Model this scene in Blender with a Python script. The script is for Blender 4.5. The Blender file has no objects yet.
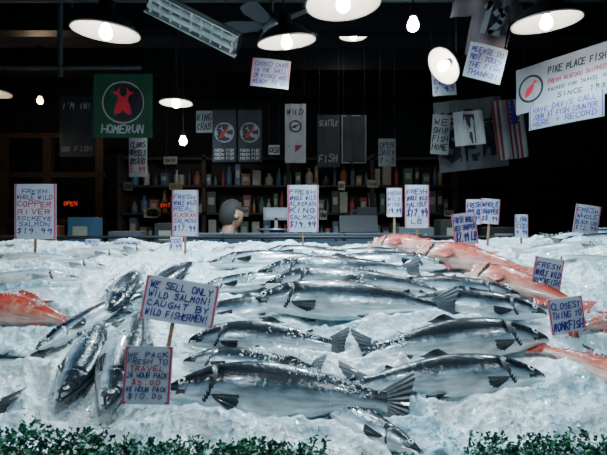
import bpy, math, random
import numpy as np
from mathutils import Vector, Matrix, noise
from mathutils.bvhtree import BVHTree
random.seed(7)
R = random.random
def U(a,b): return a+(b-a)*random.random()
scene = bpy.context.scene

# ------------------------------------------------------------ materials
def new_mat(name):
    m = bpy.data.materials.new(name); m.use_nodes = True
    nt = m.node_tree; b = nt.nodes["Principled BSDF"]
    return m, nt, b
def pmat(name, col, rough=.6, metal=0., var=.0, nscale=20., bump=0., bscale=80., coat=0., emit=None, estr=0.):
    m, nt, b = new_mat(name)
    b.inputs["Base Color"].default_value = (*col, 1)
    b.inputs["Roughness"].default_value = rough
    b.inputs["Metallic"].default_value = metal
    b.inputs["Coat Weight"].default_value = coat
    tc = nt.nodes.new("ShaderNodeTexCoord")
    if var > 0:
        n = nt.nodes.new("ShaderNodeTexNoise"); n.inputs["Scale"].default_value = nscale; n.inputs["Detail"].default_value = 4
        r = nt.nodes.new("ShaderNodeValToRGB")
        r.color_ramp.elements[0].position = .3; r.color_ramp.elements[1].position = .7
        r.color_ramp.elements[0].color = (*[c*(1-var) for c in col], 1)
        r.color_ramp.elements[1].color = (*[min(1, c*(1+var)) for c in col], 1)
        nt.links.new(tc.outputs["Object"], n.inputs["Vector"]); nt.links.new(n.outputs["Fac"], r.inputs["Fac"])
        nt.links.new(r.outputs["Color"], b.inputs["Base Color"])
    if bump > 0:
        n = nt.nodes.new("ShaderNodeTexNoise"); n.inputs["Scale"].default_value = bscale; n.inputs["Detail"].default_value = 3
        bp = nt.nodes.new("ShaderNodeBump"); bp.inputs["Strength"].default_value = bump; bp.inputs["Distance"].default_value = .01
        nt.links.new(tc.outputs["Object"], n.inputs["Vector"]); nt.links.new(n.outputs["Fac"], bp.inputs["Height"])
        nt.links.new(bp.outputs["Normal"], b.inputs["Normal"])
    if emit:
        b.inputs["Emission Color"].default_value = (*emit, 1); b.inputs["Emission Strength"].default_value = estr
    return m

M = {}
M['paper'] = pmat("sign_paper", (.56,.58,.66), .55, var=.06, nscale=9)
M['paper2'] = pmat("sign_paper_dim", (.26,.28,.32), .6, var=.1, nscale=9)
M['blue'] = pmat("blue_marker", (.024,.016,.22), .5)
M['red'] = pmat("red_marker", (.60,.02,.05), .5)
M['pink'] = pmat("pink_border", (.62,.07,.16), .5)
M['black'] = pmat("black_ink", (.015,.015,.02), .5)
M['wood'] = pmat("stick_wood", (.30,.15,.08), .6, var=.3, nscale=40)
M['green'] = pmat("green_cloth", (.008,.065,.03), .8, var=.2, nscale=6)
M['darkcloth'] = pmat("dark_cloth", (.020,.026,.034), .85, var=.3, nscale=6)
M['greycloth'] = pmat("grey_cloth", (.18,.20,.22), .85, var=.2, nscale=6)
M['whitecloth'] = pmat("white_cloth", (.32,.34,.36), .85, var=.15, nscale=7)
M['redcloth'] = pmat("red_cloth", (.26,.03,.03), .85, var=.2, nscale=6)
M['enamel'] = pmat("lamp_enamel", (.82,.74,.64), .4, var=.05, nscale=12)
M['darkmetal'] = pmat("dark_metal", (.02,.022,.026), .45, .6)
M['steel'] = pmat("steel", (.30,.33,.37), .35, .9, var=.15, nscale=12)
M['bulb'] = pmat("bulb_glow", (1,1,1), .3, emit=(1.0,.95,.88), estr=60)
M['bulbwarm'] = pmat("bulb_glow_warm", (1,1,1), .3, emit=(1,.75,.5), estr=9)
M['redglow'] = pmat("red_neon", (.5,.02,.01), .4, emit=(1,.08,.03), estr=.5)
M['brownwall'] = pmat("brown_boards", (.036,.022,.017), .8, var=.4, nscale=5)

# ------------------------------------------------------------ mesh builder
class MB:
    def __init__(s): s.v=[]; s.f=[]; s.m=[]; s.uv=[]; s.sm=[]
    def add(s, verts, faces, mat=0, uvs=None, smooth=False):
        o=len(s.v); s.v += [Vector(p) for p in verts]
        s.uv += (uvs if uvs else [(0,0)]*len(verts))
        for f in faces: s.f.append([i+o for i in f]); s.m.append(mat); s.sm.append(smooth)
    def box(s, c, d, mat=0, mtx=None, bev=0):
        x,y,z=[k/2 for k in d]
        pts=[Vector((sx*x,sy*y,sz*z)) for sx in(-1,1) for sy in(-1,1) for sz in(-1,1)]
        if mtx: pts=[mtx@p for p in pts]
        pts=[p+Vector(c) for p in pts]
        s.add(pts,[(0,1,3,2),(4,6,7,5),(0,4,5,1),(2,3,7,6),(0,2,6,4),(1,5,7,3)],mat)
    def lathe(s, prof, c=(0,0,0), seg=32, mat=0, mtx=None, smooth=True):
        pts=[];fc=[]
        for r,z in prof:
            for k in range(seg):
                a=2*math.pi*k/seg; p=Vector((r*math.cos(a),r*math.sin(a),z))
                if mtx: p=mtx@p
                pts.append(p+Vector(c))
        for i in range(len(prof)-1):
            for k in range(seg):
                k2=(k+1)%seg; fc.append((i*seg+k,i*seg+k2,(i+1)*seg+k2,(i+1)*seg+k))
        s.add(pts,fc,mat,smooth=smooth)
    def tube(s, pts, r, mat=0, seg=8):
        pts=[Vector(p) for p in pts]; vs=[];fc=[]
        for i,p in enumerate(pts):
            t=(pts[min(i+1,len(pts)-1)]-pts[max(i-1,0)]).normalized()
            a=t.cross(Vector((0,0,1)));
            if a.length<.01: a=t.cross(Vector((0,1,0)))
            a.normalize(); b=t.cross(a)
            for k in range(seg):
                th=2*math.pi*k/seg; vs.append(p+a*r*math.cos(th)+b*r*math.sin(th))
        for i in range(len(pts)-1):
            for k in range(seg):
                k2=(k+1)%seg; fc.append((i*seg+k,i*seg+k2,(i+1)*seg+k2,(i+1)*seg+k))
        s.add(vs,fc,mat,smooth=True)
    def xform(s, mtx, start=0):
        for i in range(start,len(s.v)): s.v[i]=mtx@s.v[i]
    def obj(s, name, mats, loc=(0,0,0), mtx=None):
        me=bpy.data.meshes.new(name); me.from_pydata(s.v,[],s.f); 
        for m in mats: me.materials.append(m)
        me.polygons.foreach_set("material_index", s.m); me.polygons.foreach_set("use_smooth", s.sm)
        ul=me.uv_layers.new(name="UVMap"); idx=[0]*len(me.loops); me.loops.foreach_get("vertex_index", idx)
        flat=[]
        for i in idx: flat += [s.uv[i][0], s.uv[i][1]]
        ul.data.foreach_set("uv", flat); me.update()
        o=bpy.data.objects.new(name, me); scene.collection.objects.link(o)
        o.location=loc
        if mtx is not None: o.matrix_world=mtx
        return o

# ------------------------------------------------------------ stroke font (marker lettering)
G={
'A':[[(0,0),(2,6),(4,0)],[(1,2),(3,2)]],'B':[[(0,0),(0,6),(3,6),(3.6,4.7),(3,3.3),(0,3.3)],[(3,3.3),(4,1.7),(3,0),(0,0)]],
'C':[[(4,5),(2.5,6),(.8,5.2),(0,3),(.8,.8),(2.5,0),(4,1)]],'D':[[(0,0),(0,6),(2.4,6),(4,4),(4,2),(2.4,0),(0,0)]],
'E':[[(4,6),(0,6),(0,0),(4,0)],[(0,3),(3,3)]],'F':[[(4,6),(0,6),(0,0)],[(0,3),(3,3)]],
'G':[[(4,5),(2.5,6),(.8,5.2),(0,3),(.8,.8),(2.5,0),(4,1),(4,2.8),(2.4,2.8)]],'H':[[(0,0),(0,6)],[(4,0),(4,6)],[(0,3),(4,3)]],
'I':[[(2,0),(2,6)]],'J':[[(3.5,6),(3.5,1),(2,0),(.3,1)]],'K':[[(0,0),(0,6)],[(4,6),(0,2.6)],[(1.4,3.6),(4,0)]],
'L':[[(0,6),(0,0),(3.8,0)]],'M':[[(0,0),(.4,6),(2,2.5),(3.6,6),(4,0)]],'N':[[(0,0),(0,6),(4,0),(4,6)]],
'O':[[(2,6),(.4,5),(0,3),(.4,1),(2,0),(3.6,1),(4,3),(3.6,5),(2,6)]],'P':[[(0,0),(0,6),(3,6),(4,4.6),(3,3),(0,3)]],
'Q':[[(2,6),(0,3),(2,0),(4,3),(2,6)],[(2.5,1.5),(4,-.3)]],'R':[[(0,0),(0,6),(3,6),(4,4.6),(3,3),(0,3)],[(1.8,3),(4,0)]],
'S':[[(4,5.2),(2.5,6),(.5,5.4),(.5,3.8),(3.5,2.5),(3.7,.8),(2,0),(0,.8)]],'T':[[(0,6),(4,6)],[(2,6),(2,0)]],
'U':[[(0,6),(0,1.4),(2,0),(4,1.4),(4,6)]],'V':[[(0,6),(2,0),(4,6)]],'W':[[(0,6),(.9,0),(2,4),(3.1,0),(4,6)]],
'X':[[(0,0),(4,6)],[(0,6),(4,0)]],'Y':[[(0,6),(2,3),(4,6)],[(2,3),(2,0)]],'Z':[[(0,6),(4,6),(0,0),(4,0)]],
'0':[[(2,6),(.3,4.5),(.3,1.5),(2,0),(3.7,1.5),(3.7,4.5),(2,6)]],'1':[[(1.2,5),(2.2,6),(2.2,0)]],
'2':[[(.2,5),(2,6),(3.8,4.8),(3.4,3),(0,0),(4,0)]],'4':[[(3,0),(3,6),(0,2),(4,2)]],'5':[[(3.8,6),(.5,6),(.4,3.5),(2.6,3.7),(3.9,2),(2.6,0),(.2,.5)]],
'7':[[(.2,6),(4,6),(1.5,0)]],'8':[[(2,3.2),(.5,4.6),(2,6),(3.5,4.6),(2,3.2),(.2,1.5),(2,0),(3.8,1.5),(2,3.2)]],
'9':[[(3.8,4.4),(2,6),(.3,4.4),(2,3),(3.8,4.4),(3.2,0)]],'3':[[(.3,5.3),(2,6),(3.7,4.8),(2,3.3),(3.9,1.6),(2,0),(.2,.8)]],
'6':[[(3.4,6),(.6,3),(.6,1),(2,0),(3.7,1.2),(2.6,3),(.6,2.2)]],'!':[[(2,6),(2,2)],[(2,.5),(2,0)]],'.':[[(1.8,.3),(2.2,0)]],
'$':[[(4,5),(2,5.6),(.5,4.5),(3.5,2),(2,.6),(0,1)],[(2,6.6),(2,-.4)]],"'":[[(2,6.3),(1.7,5)]],'/':[[(0,0),(3.5,6)]],'-':[[(.5,3),(3.5,3)]],'+':[[(.5,3),(3.5,3)],[(2,1.5),(2,4.5)]]}
def stroke(mb, p, q, w, y, mat):
    d=Vector((q[0]-p[0],q[1]-p[1])); L=d.length
    if L<1e-7: return
    d/=L; n=Vector((-d.y,d.x))*w/2; e=d*w*.4
    a=Vector(p)-e; b=Vector(q)+e
    mb.add([(a.x-n.x,y,a.y-n.y),(b.x-n.x,y,b.y-n.y),(b.x+n.x,y,b.y+n.y),(a.x+n.x,y,a.y+n.y)],[(0,1,2,3)],mat)
def text(mb, s, x0, x1, z0, h, y, mat, bold=.16, jit=.8):
    n=len(s); 
    if n==0: return
    cw=(x1-x0)/n; gw=min(cw*.74, h*.95); cw=min(cw, gw/.74); x=(x0+x1)/2-cw*n/2
    rise=U(-.10,.10)*h
    for ci,ch in enumerate(s):
        gs=U(.82,1.08)
        for pl in G.get(ch,[]):
            dz=U(-.07,.07)*h+rise*(ci/n-.5)*2; sl=.22
            pts=[(x+(px+U(-jit,jit)*.5)*gw*gs/4+sl*pz*h/6*.5, z0+dz+(pz+U(-jit,jit)*.4)*h*gs/6) for px,pz in pl]
            for a,b in zip(pts,pts[1:]): stroke(mb,a,b,h*bold,y,mat)
        x+=cw

def disk(mb, cx,cz,r,y,mat,r0=0,seg=28, sy=1):
    vs=[];fc=[]
    for k in range(seg):
        a=2*math.pi*k/seg; vs += [(cx+r0*math.cos(a),y,cz+r0*math.sin(a)*sy),(cx+r*math.cos(a),y,cz+r*math.sin(a)*sy)]
    for k in range(seg):
        k2=(k+1)%seg; fc.append((2*k,2*k+1,2*k2+1,2*k2))
    mb.add(vs,fc,mat)
def fishlogo(mb,cx,cz,s,y,mat,ang=0):
    pr=[(-1,.0),(-.7,.22),(-.2,.34),(.3,.2),(.6,.07),(1,.35),(.85,0),(1,-.35),(.6,-.07),(.3,-.2),(-.2,-.34),(-.7,-.22)]
    c,sn=math.cos(ang),math.sin(ang)
    vs=[(cx+s*(a*c-b*sn),y,cz+s*(a*sn+b*c)) for a,b in pr]
    mb.add(vs,[(0,1,11),(1,2,10,11),(2,3,9,10),(3,4,8,9),(4,5,6),(4,6,8),(6,7,8)],mat)

PM=['paper','blue','red','pink','black','wood','whitecloth','green','darkcloth','greycloth','redcloth','paper2','steel']
PI={k:i for i,k in enumerate(PM)}
def panel(name, c, w, h, lines=(), roll=0, yaw=0, lean=0, paper='paper', border=None, stick=0, stick_x=0, decor=None, ripple=0., hang=None, thick=.003, sticktilt=0):
    mb=MB(); nx,nz=14,10
    for side in (0,1):
        vs=[];fc=[];yy=-thick/2 if side==0 else thick/2
        for j in range(nz+1):
            for i in range(nx+1): vs.append((-w/2+w*i/nx, yy, -h/2+h*j/nz))
        for j in range(nz):
            for i in range(nx):
                a=j*(nx+1)+i; q=(a,a+1,a+nx+2,a+nx+1); fc.append(q if side==0 else q[::-1])
        mb.add(vs,fc,PI[paper],smooth=ripple>0)
    mb.box((0,0,h/2-.0005),(w,thick,.001),PI[paper]); mb.box((0,0,-h/2+.0005),(w,thick,.001),PI[paper])
    y=-thick/2-.0012
    if border:
        b=.04*min(w,h); e=.5*b+.012*w; 
        P=[(-w/2+e,-h/2+e),(w/2-e,-h/2+e),(w/2-e,h/2-e),(-w/2+e,h/2-e)]
        for a,q in zip(P,P[1:]+P[:1]): stroke(mb,a,q,b,y,PI[border])
    if lines:
        tot=sum(l[2] if len(l)>2 else 1 for l in lines); H=h*.84; z=h/2-h*.08
        for l in lines:
            lh=H*(l[2] if len(l)>2 else 1)/tot; z-=lh
            text(mb,l[0],-w*.43,w*.43,z+lh*.14,lh*.70,y-.0004,PI[l[1]])
    if decor: decor(mb,w,h,y)
    if ripple:
        for i,p in enumerate(mb.v):
            p.y += ripple*math.sin(p.x/w*11+1.3*p.z/h)+ripple*.6*math.sin(p.x/w*23+2+p.z/h*2)
    else:
        for p in mb.v: p.y += .03*w*(2*p.x/w)**2
    if stick:
        s0=len(mb.v); mb.box((0,.006,-stick/2),(.013,.006,stick),PI['wood'])
        mb.xform(Matrix.Translation((stick_x,0.0,0))@Matrix.Rotation(math.radians(sticktilt),4,'Y'),s0)
    if hang:
        for sx in (-.42,.42): mb.tube([(sx*w,0,h/2-.01),(sx*w,0,h/2+hang)],.0015,PI['black'],5)
    mt=Matrix.Translation(c)@Matrix.Rotation(math.radians(yaw),4,'Z')@Matrix.Rotation(math.radians(roll),4,'Y')@Matrix.Rotation(math.radians(-lean),4,'X')
    return mb.obj(name,[M[k] for k in PM],mtx=mt)

# ------------------------------------------------------------ fish layout (table coordinates in metres: head xy, tail xy)
S='salmon'; RF='red_rockfish'; W='whitefish'
FISH=[
 (S,(-.42,1.44),(.325,1.355),'salmon',dict(deep=1.22,roll=28,sink=.16,bend=.02,mouth=1.)),
 (S,(.77,1.51),(.12,1.445),'salmon',dict(deep=1.15,roll=22,sink=.16,bend=.02)),
 (S,(-.41,1.69),(.16,1.645),'salmon',dict(deep=1.25,roll=24,sink=.14,mouth=.9,bend=.03)),
 (S,(-.405,1.59),(.07,1.535),'salmon',dict(deep=1.25,roll=12,sink=.28,bend=.03)),
 (S,(.88,1.70),(.18,1.60),'salmon',dict(deep=1.2,roll=22,sink=.18,bend=.035)),
 (S,(-.22,1.92),(.62,1.85),'salmon',dict(deep=1.15,roll=26,sink=.10,bend=.03)),
 (S,(-.17,2.10),(.66,1.99),'salmon',dict(deep=1.1,roll=20,sink=.14,bend=.02)),
 (S,(-.22,2.24),(.58,2.27),'salmon',dict(deep=1.15,roll=26,sink=.15,bend=-.03)),
 (S,(-.48,2.40),(.15,2.54),'salmon',dict(deep=1.1,roll=18,sink=.2,bend=.03)),
 (S,(-.46,2.05),(.03,2.22),'salmon',dict(deep=1.15,roll=12,sink=.28,bend=.04)),
 (S,(-.45,1.83),(.02,2.00),'salmon',dict(deep=1.25,roll=15,sink=.24,bend=-.03)),
 (S,(.95,1.84),(.34,1.97),'salmon',dict(deep=1.15,roll=22,sink=.20,bend=.03)),
 (S,(.92,2.00),(.28,2.15),'salmon',dict(deep=1.15,roll=16,sink=.22,bend=-.03)),
 (S,(-.25,2.68),(.38,2.58),'salmon',dict(deep=1.1,roll=18,sink=.25)),
 (S,(.72,2.36),(.03,2.47),'salmon',dict(deep=1.1,roll=20,sink=.22,bend=.03)),
 (S,(.62,2.60),(.10,2.74),'salmon',dict(deep=1.1,roll=18,sink=.28)),
 (S,(.30,1.20),(-.04,1.52),'salmon',dict(deep=1.15,roll=5,sink=.6)),
 (S,(-.705,1.36),(-.80,1.88),'dark',dict(deep=1.2,roll=0,sink=.12,bend=.02)),
 (S,(-.555,1.32),(-.66,1.95),'salmon',dict(deep=1.15,roll=-5,sink=.1,bend=-.015)),
 (S,(-.76,1.84),(-.82,2.36),'dark',dict(deep=1.2,roll=0,sink=.15)),
 (S,(-.66,1.96),(-.56,2.52),'dark',dict(deep=1.1,roll=5,sink=.2)),
 (S,(-.92,1.62),(-.70,2.10),'dark',dict(deep=1.1,roll=0,sink=.30)),
 (S,(-1.45,1.53),(-.87,1.60),'salmon',dict(deep=1.0,roll=10,sink=.35)),
 (S,(-1.40,1.36),(-.85,1.375),'dark',dict(deep=1.0,roll=10,sink=.4)),
 (S,(1.50,1.50),(.97,1.60),'dark',dict(deep=1.0,roll=10,sink=.3)),
 (S,(2.05,2.75),(1.50,2.86),'dark',dict(deep=1.0,roll=15,sink=.1)),
 (S,(2.15,2.95),(1.55,3.05),'dark',dict(deep=1.0,roll=15,sink=.1)),
 (RF,(-1.36,1.90),(-.83,1.77),'red',dict(deep=1.0,roll=24,sink=.05)),
 (RF,(.40,2.90),(.88,2.66),'red',dict(deep=1.05,roll=28,sink=-.2,bend=.03)),
 (RF,(.57,2.54),(1.09,2.14),'red',dict(deep=1.05,roll=24,sink=-.2,bend=.02)),
 (RF,(.78,2.26),(1.14,1.84),'red',dict(deep=1.05,roll=20,sink=-.1,bend=-.03)),
 (RF,(1.45,1.80),(.97,1.76),'red',dict(deep=.9,roll=20,sink=.1)),
 ('monkfish',(1.14,1.31),(.81,1.69),'red',dict(deep=1.05,roll=10,sink=.05)),
]
for h,t in (((-1.05,2.20),(-1.62,2.12)),((-1.75,2.45),(-1.15,2.52)),((-.85,2.72),(-1.40,2.80)),((-1.35,1.98),(-.95,2.08)),((-1.9,2.85),(-1.45,2.95)),((1.20,2.40),(1.70,2.33)),((1.7,2.60),(1.2,2.70)),((1.35,2.08),(1.9,2.0)),((-.55,2.80),(-.12,2.85)),((-1.0,2.38),(-1.5,2.34)),((-.95,2.58),(-1.5,2.64))):
    FISH.append((W,h,t,'pale',dict(deep=1.0,roll=12,sink=.26)))

# ------------------------------------------------------------ ice bed
PROF=[(1.10,.985),(1.2,1.02),(1.35,1.06),(1.5,1.105),(1.7,1.185),(1.9,1.265),(2.15,1.345),(2.4,1.40),(2.7,1.445),(3.0,1.475),(3.5,1.50)]
def base(x,y):
    for (a,za),(b,zb) in zip(PROF,PROF[1:]):
        if y<=b or b==3.5:
            t=max(0,min(1,(y-a)/(b-a))); return za+(zb-za)*t
def sbase(x,y):
    z=(base(x,y-.09)+base(x,y-.03)+base(x,y+.03)+base(x,y+.09))/4
    if x>1.15 and y>1.9: z+= .05*min(1,(x-1.15)/.5)*min(1,(y-1.9)/.6)
    return z
X0,X1,Y0,Y1=-2.8,2.8,1.17,3.36; nx,ny=700,275
gx_=np.linspace(X0,X1,nx+1); gy_=np.linspace(Y0,Y1,ny+1); GX,GY=np.meshgrid(gx_,gy_)
ZB=np.array([[sbase(x,y) for x in gx_[::10]] for y in gy_])
ZI=np.zeros_like(GX)
for j in range(ny+1): ZI[j]=np.interp(gx_,gx_[::10],ZB[j])
dmin=np.full_like(GX,9.); dhead=np.full_like(GX,9.)
for nm,h,t,k,d in FISH:
    ax,ay=h; bx,by=t; L=math.hypot(bx-ax,by-ay); sx,sy=(bx-ax)/L,(by-ay)/L
    u=np.clip(((GX-ax)*sx+(GY-ay)*sy)/L,0,1)
    wid=(.10 if k!='red' else .11)*L*np.interp(u,[0,.1,.35,.6,.85,1],[.30,.70,1,.85,.3,.3])
    dd=np.hypot(GX-(ax+sx*L*u),GY-(ay+sy*L*u))-wid
    dmin=np.minimum(dmin,dd)
    if d['sink']<.33: dhead=np.minimum(dhead,np.hypot(GX-(ax+sx*L*.08),GY-(ay+sy*L*.08)-.02)/(.14*L))
bank=.028*np.exp(-((dmin-.018)/.036)**2)-.028*(1/(1+np.exp(dmin/.012)))
hd_=np.exp(-dhead**2)
for j in range(ny+1):
    for i in range(nx+1):
        x=float(gx_[i]); y=float(gy_[j])
        n2=noise.noise(Vector((x*7,y*7,5.)))
        z=.038*noise.noise(Vector((x*2.6,y*2.6,1.7)))+.030*max(-.3,n2)
        rg=noise.noise(Vector((x*3.3,y*3.3,31.)))
        z+=(.010+.024*max(0,rg+.1))*(1-2*abs(noise.noise(Vector((x*13,y*13,9.)))))
        z+=(.008+.012*max(0,-rg+.2))*abs(noise.noise(Vector((x*30,y*30,13.))))+.004*noise.noise(Vector((x*60,y*60,3.)))
        q=noise.noise(Vector((x*5,y*5,20.))); hh=float(hd_[j,i])
        ZI[j,i]+=(z-.010+bank[j,i]*(1+1.2*q))*(1-.85*hh)-.022*hh
def ice(x,y):
    i=min(nx,max(0,int(round((x-X0)/(X1-X0)*nx)))); j=min(ny,max(0,int(round((y-Y0)/(Y1-Y0)*ny))))
    return float(ZI[j,i])
mb=MB()
vs=[(float(gx_[i]),float(gy_[j]),float(ZI[j,i])) for j in range(ny+1) for i in range(nx+1)]
fc=[(j*(nx+1)+i,j*(nx+1)+i+1,(j+1)*(nx+1)+i+1,(j+1)*(nx+1)+i) for j in range(ny) for i in range(nx)]
mb.add(vs,fc,0,smooth=True)
sk=[(X0+(X1-X0)*i/nx,Y0,.93) for i in range(nx+1)]
o=len(mb.v); mb.add(sk,[],0)
for i in range(nx): mb.f.append([o+i,o+i+1,i+1,i]); mb.m.append(0); mb.sm.append(True)
def chip(mb,c,r):
    pts=[c+Vector((U(-1,1),U(-1,1),U(-1,1))).normalized()*r*U(.7,1.3) for _ in range(4)]
    mb.add(pts,[(0,1,2),(0,2,3),(0,3,1),(1,3,2)],0)
for _ in range(10000):
    x=U(-1.9,2.1); y=1.19+(R()**1.4)*2.1
    if abs(x)>.75*y or noise.noise(Vector((x*4,y*4,8)))<.0: continue
    r=U(.004,.011); chip(mb,Vector((x,y,ice(x,y)+r*.2)),r)
m,nt,b=new_mat("crushed_ice")
tc=nt.nodes.new("ShaderNodeTexCoord"); n1=nt.nodes.new("ShaderNodeTexNoise"); n1.inputs["Scale"].default_value=4; n1.inputs["Detail"].default_value=7; n1.inputs["Roughness"].default_value=.62
r=nt.nodes.new("ShaderNodeValToRGB"); r.color_ramp.elements[0].position=.36; r.color_ramp.elements[1].position=.56
r.color_ramp.elements[0].color=(.42,.65,.76,1); r.color_ramp.elements[1].color=(.90,.97,1,1)
vo=nt.nodes.new("ShaderNodeTexVoronoi"); vo.inputs["Scale"].default_value=42
n2=nt.nodes.new("ShaderNodeTexNoise"); n2.inputs["Scale"].default_value=70; n2.inputs["Detail"].default_value=4
ad=nt.nodes.new("ShaderNodeMath"); ad.operation='ADD'
bp=nt.nodes.new("ShaderNodeBump"); bp.inputs["Strength"].default_value=.6; bp.inputs["Distance"].default_value=.010
L=nt.links.new
for n in (n1,vo,n2): L(tc.outputs["Object"],n.inputs["Vector"])
L(n1.outputs["Fac"],r.inputs["Fac"]); L(r.outputs["Color"],b.inputs["Base Color"])
L(vo.outputs["Distance"],ad.inputs[0]); L(n2.outputs["Fac"],ad.inputs[1]); L(ad.outputs[0],bp.inputs["Height"]); L(bp.outputs["Normal"],b.inputs["Normal"])
b.inputs["Roughness"].default_value=.15; b.inputs["Coat Weight"].default_value=.5
b.inputs["Subsurface Weight"].default_value=.3; b.inputs["Subsurface Radius"].default_value=(.4,.8,1.0); b.inputs["Subsurface Scale"].default_value=.008
M['ice']=m
mb.obj("crushed_ice_bed",[m])

# ------------------------------------------------------------ display counter under the ice
mb=MB()
prof=[(1.13,.0),(1.13,.96),(1.17,.985),(1.19,.92)]+[(y,base(0,y)-.13) for y in (1.3,1.5,1.7,1.9,2.15,2.4,2.7,3.0,3.36)]+[(3.38,1.38),(3.38,1.50),(3.44,1.50),(3.44,0)]
n=len(prof)
vs=[(x,y,z) for x in (-2.85,2.85) for y,z in prof]
mb.add(vs,[(i,(i+1)%n,n+(i+1)%n,n+i) for i in range(n)]+[tuple(range(n)),tuple(range(2*n-1,n-1,-1))],0)
for k in range(6): mb.box((-2.35+k*.94,1.122,.5),(.86,.016,.8),1)
mb.box((0,1.12,.965),(5.7,.035,.04),1); mb.box((0,1.14,.05),(5.7,.05,.1),1)
for k in range(12): mb.tube([(-2.7+k*.49,3.41,1.46),(-2.7+k*.49,3.41,1.53)],.012,1)
mb.tube([(-2.75,3.41,1.53),(2.75,3.41,1.53)],.012,1)
mb.obj("fish_display_counter",[pmat("counter_dark",(.03,.035,.045),.5,.2,var=.2,nscale=4),M['darkmetal']])

# ------------------------------------------------------------ fish
def lerp_tab(tab,t,k):
    for a,b in zip(tab,tab[1:]):
        if t<=b[0]:
            u=(t-a[0])/(b[0]-a[0]); u=max(0,min(1,u)); return a[k]+(b[k]-a[k])*u
    return tab[-1][k]
SAL=[(0,.006,.010,.009),(.015,.018,.020,.018),(.05,.035,.034,.032),(.1,.054,.052,.045),(.16,.071,.068,.056),(.22,.083,.080,.060),(.3,.093,.094,.062),(.4,.097,.102,.062),(.5,.092,.097,.057),(.6,.079,.081,.048),(.7,.060,.058,.036),(.78,.044,.042,.025),(.84,.035,.034,.017),(.89,.036,.036,.009)]
ROC=[(0,.01,.012,.012),(.02,.025,.028,.025),(.06,.052,.050,.045),(.12,.085,.075,.065),(.2,.118,.100,.078),(.3,.138,.118,.080),(.4,.136,.120,.074),(.5,.122,.108,.062),(.6,.100,.088,.048),(.7,.072,.062,.034),(.78,.048,.044,.022),(.86,.040,.038,.012),(.89,.042,.040,.008)]
def fish_material(name, back, mid, side, belly, spots, metal=.35, rough=.3, noise_amt=.5, blotch=None, stops=(.14,.38,.60,.78)):
    m,nt,b=new_mat(name); L=nt.links.new; N=nt.nodes.new
    tc=N("ShaderNodeTexCoord"); sp=N("ShaderNodeSeparateXYZ"); L(tc.outputs["UV"],sp.inputs[0])
    ns=N("ShaderNodeTexNoise"); ns.inputs["Scale"].default_value=16; ns.inputs["Detail"].default_value=6; L(tc.outputs["Object"],ns.inputs["Vector"])
    sb=N("ShaderNodeMath"); sb.operation='MULTIPLY_ADD'; sb.inputs[1].default_value=.26; L(ns.outputs["Fac"],sb.inputs[0]); L(sp.outputs[1],sb.inputs[2])
    sb2=N("ShaderNodeMath"); sb2.operation='SUBTRACT'; sb2.inputs[1].default_value=.13; L(sb.outputs[0],sb2.inputs[0])
    r=N("ShaderNodeValToRGB"); cr=r.color_ramp; cr.interpolation='LINEAR'
    cr.elements[0].position=stops[0]; cr.elements[0].color=(*belly,1); cr.elements[1].position=stops[3]; cr.elements[1].color=(*back,1)
    e=cr.elements.new(stops[1]); e.color=(*side,1); e=cr.elements.new(stops[2]); e.color=(*mid,1)
    L(sb2.outputs[0],r.inputs["Fac"])
    vo=N("ShaderNodeTexVoronoi"); vo.inputs["Scale"].default_value=58; L(tc.outputs["Object"],vo.inputs["Vector"])
    lt=N("ShaderNodeMath"); lt.operation='LESS_THAN'; lt.inputs[1].default_value=.34; L(vo.outputs["Distance"],lt.inputs[0])
    mr=N("ShaderNodeMapRange"); mr.inputs[1].default_value=.46; mr.inputs[2].default_value=.58; L(sp.outputs[1],mr.inputs[0])
    ml=N("ShaderNodeMath"); ml.operation='MULTIPLY'; L(lt.outputs[0],ml.inputs[0]); L(mr.outputs[0],ml.inputs[1])
    m2=N("ShaderNodeMath"); m2.operation='MULTIPLY'; m2.inputs[1].default_value=spots; L(ml.outputs[0],m2.inputs[0])
    mx=N("ShaderNodeMixRGB"); mx.inputs[2].default_value=(.005,.007,.011,1); L(m2.outputs[0],mx.inputs[0]); L(r.outputs["Color"],mx.inputs[1])
    mp=N("ShaderNodeMapping"); mp.inputs["Scale"].default_value=(7,10,1); L(tc.outputs["UV"],mp.inputs["Vector"])
    n3=N("ShaderNodeTexNoise"); n3.inputs["Scale"].default_value=1; n3.inputs["Detail"].default_value=6; L(mp.outputs[0],n3.inputs["Vector"])
    r3=N("ShaderNodeMapRange"); r3.inputs[1].default_value=.3; r3.inputs[2].default_value=.7; r3.inputs[3].default_value=1-noise_amt; r3.inputs[4].default_value=1.3; L(n3.outputs["Fac"],r3.inputs[0])
    mm=N("ShaderNodeMixRGB"); mm.blend_type='MULTIPLY'; mm.inputs[0].default_value=1; L(mx.outputs[0],mm.inputs[1]); L(r3.outputs[0],mm.inputs[2])
    outc=mm.outputs[0]
    if blotch:
        nb=N("ShaderNodeTexNoise"); nb.inputs["Scale"].default_value=22; nb.inputs["Detail"].default_value=5; L(tc.outputs["Object"],nb.inputs["Vector"])
        rb=N("ShaderNodeMapRange"); rb.inputs[1].default_value=.52; rb.inputs[2].default_value=.68; rb.inputs[4].default_value=.6; L(nb.outputs["Fac"],rb.inputs[0])
        mb_=N("ShaderNodeMixRGB"); mb_.inputs[2].default_value=(*blotch,1); L(rb.outputs[0],mb_.inputs[0]); L(outc,mb_.inputs[1]); outc=mb_.outputs[0]
    L(outc,b.inputs["Base Color"])
    b.inputs["Metallic"].default_value=metal; b.inputs["Roughness"].default_value=rough; b.inputs["Coat Weight"].default_value=.45; b.inputs["Coat Roughness"].default_value=.06
    v2=N("ShaderNodeTexNoise"); v2.inputs["Scale"].default_value=50; v2.inputs["Detail"].default_value=4; L(tc.outputs["Object"],v2.inputs["Vector"])
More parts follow.
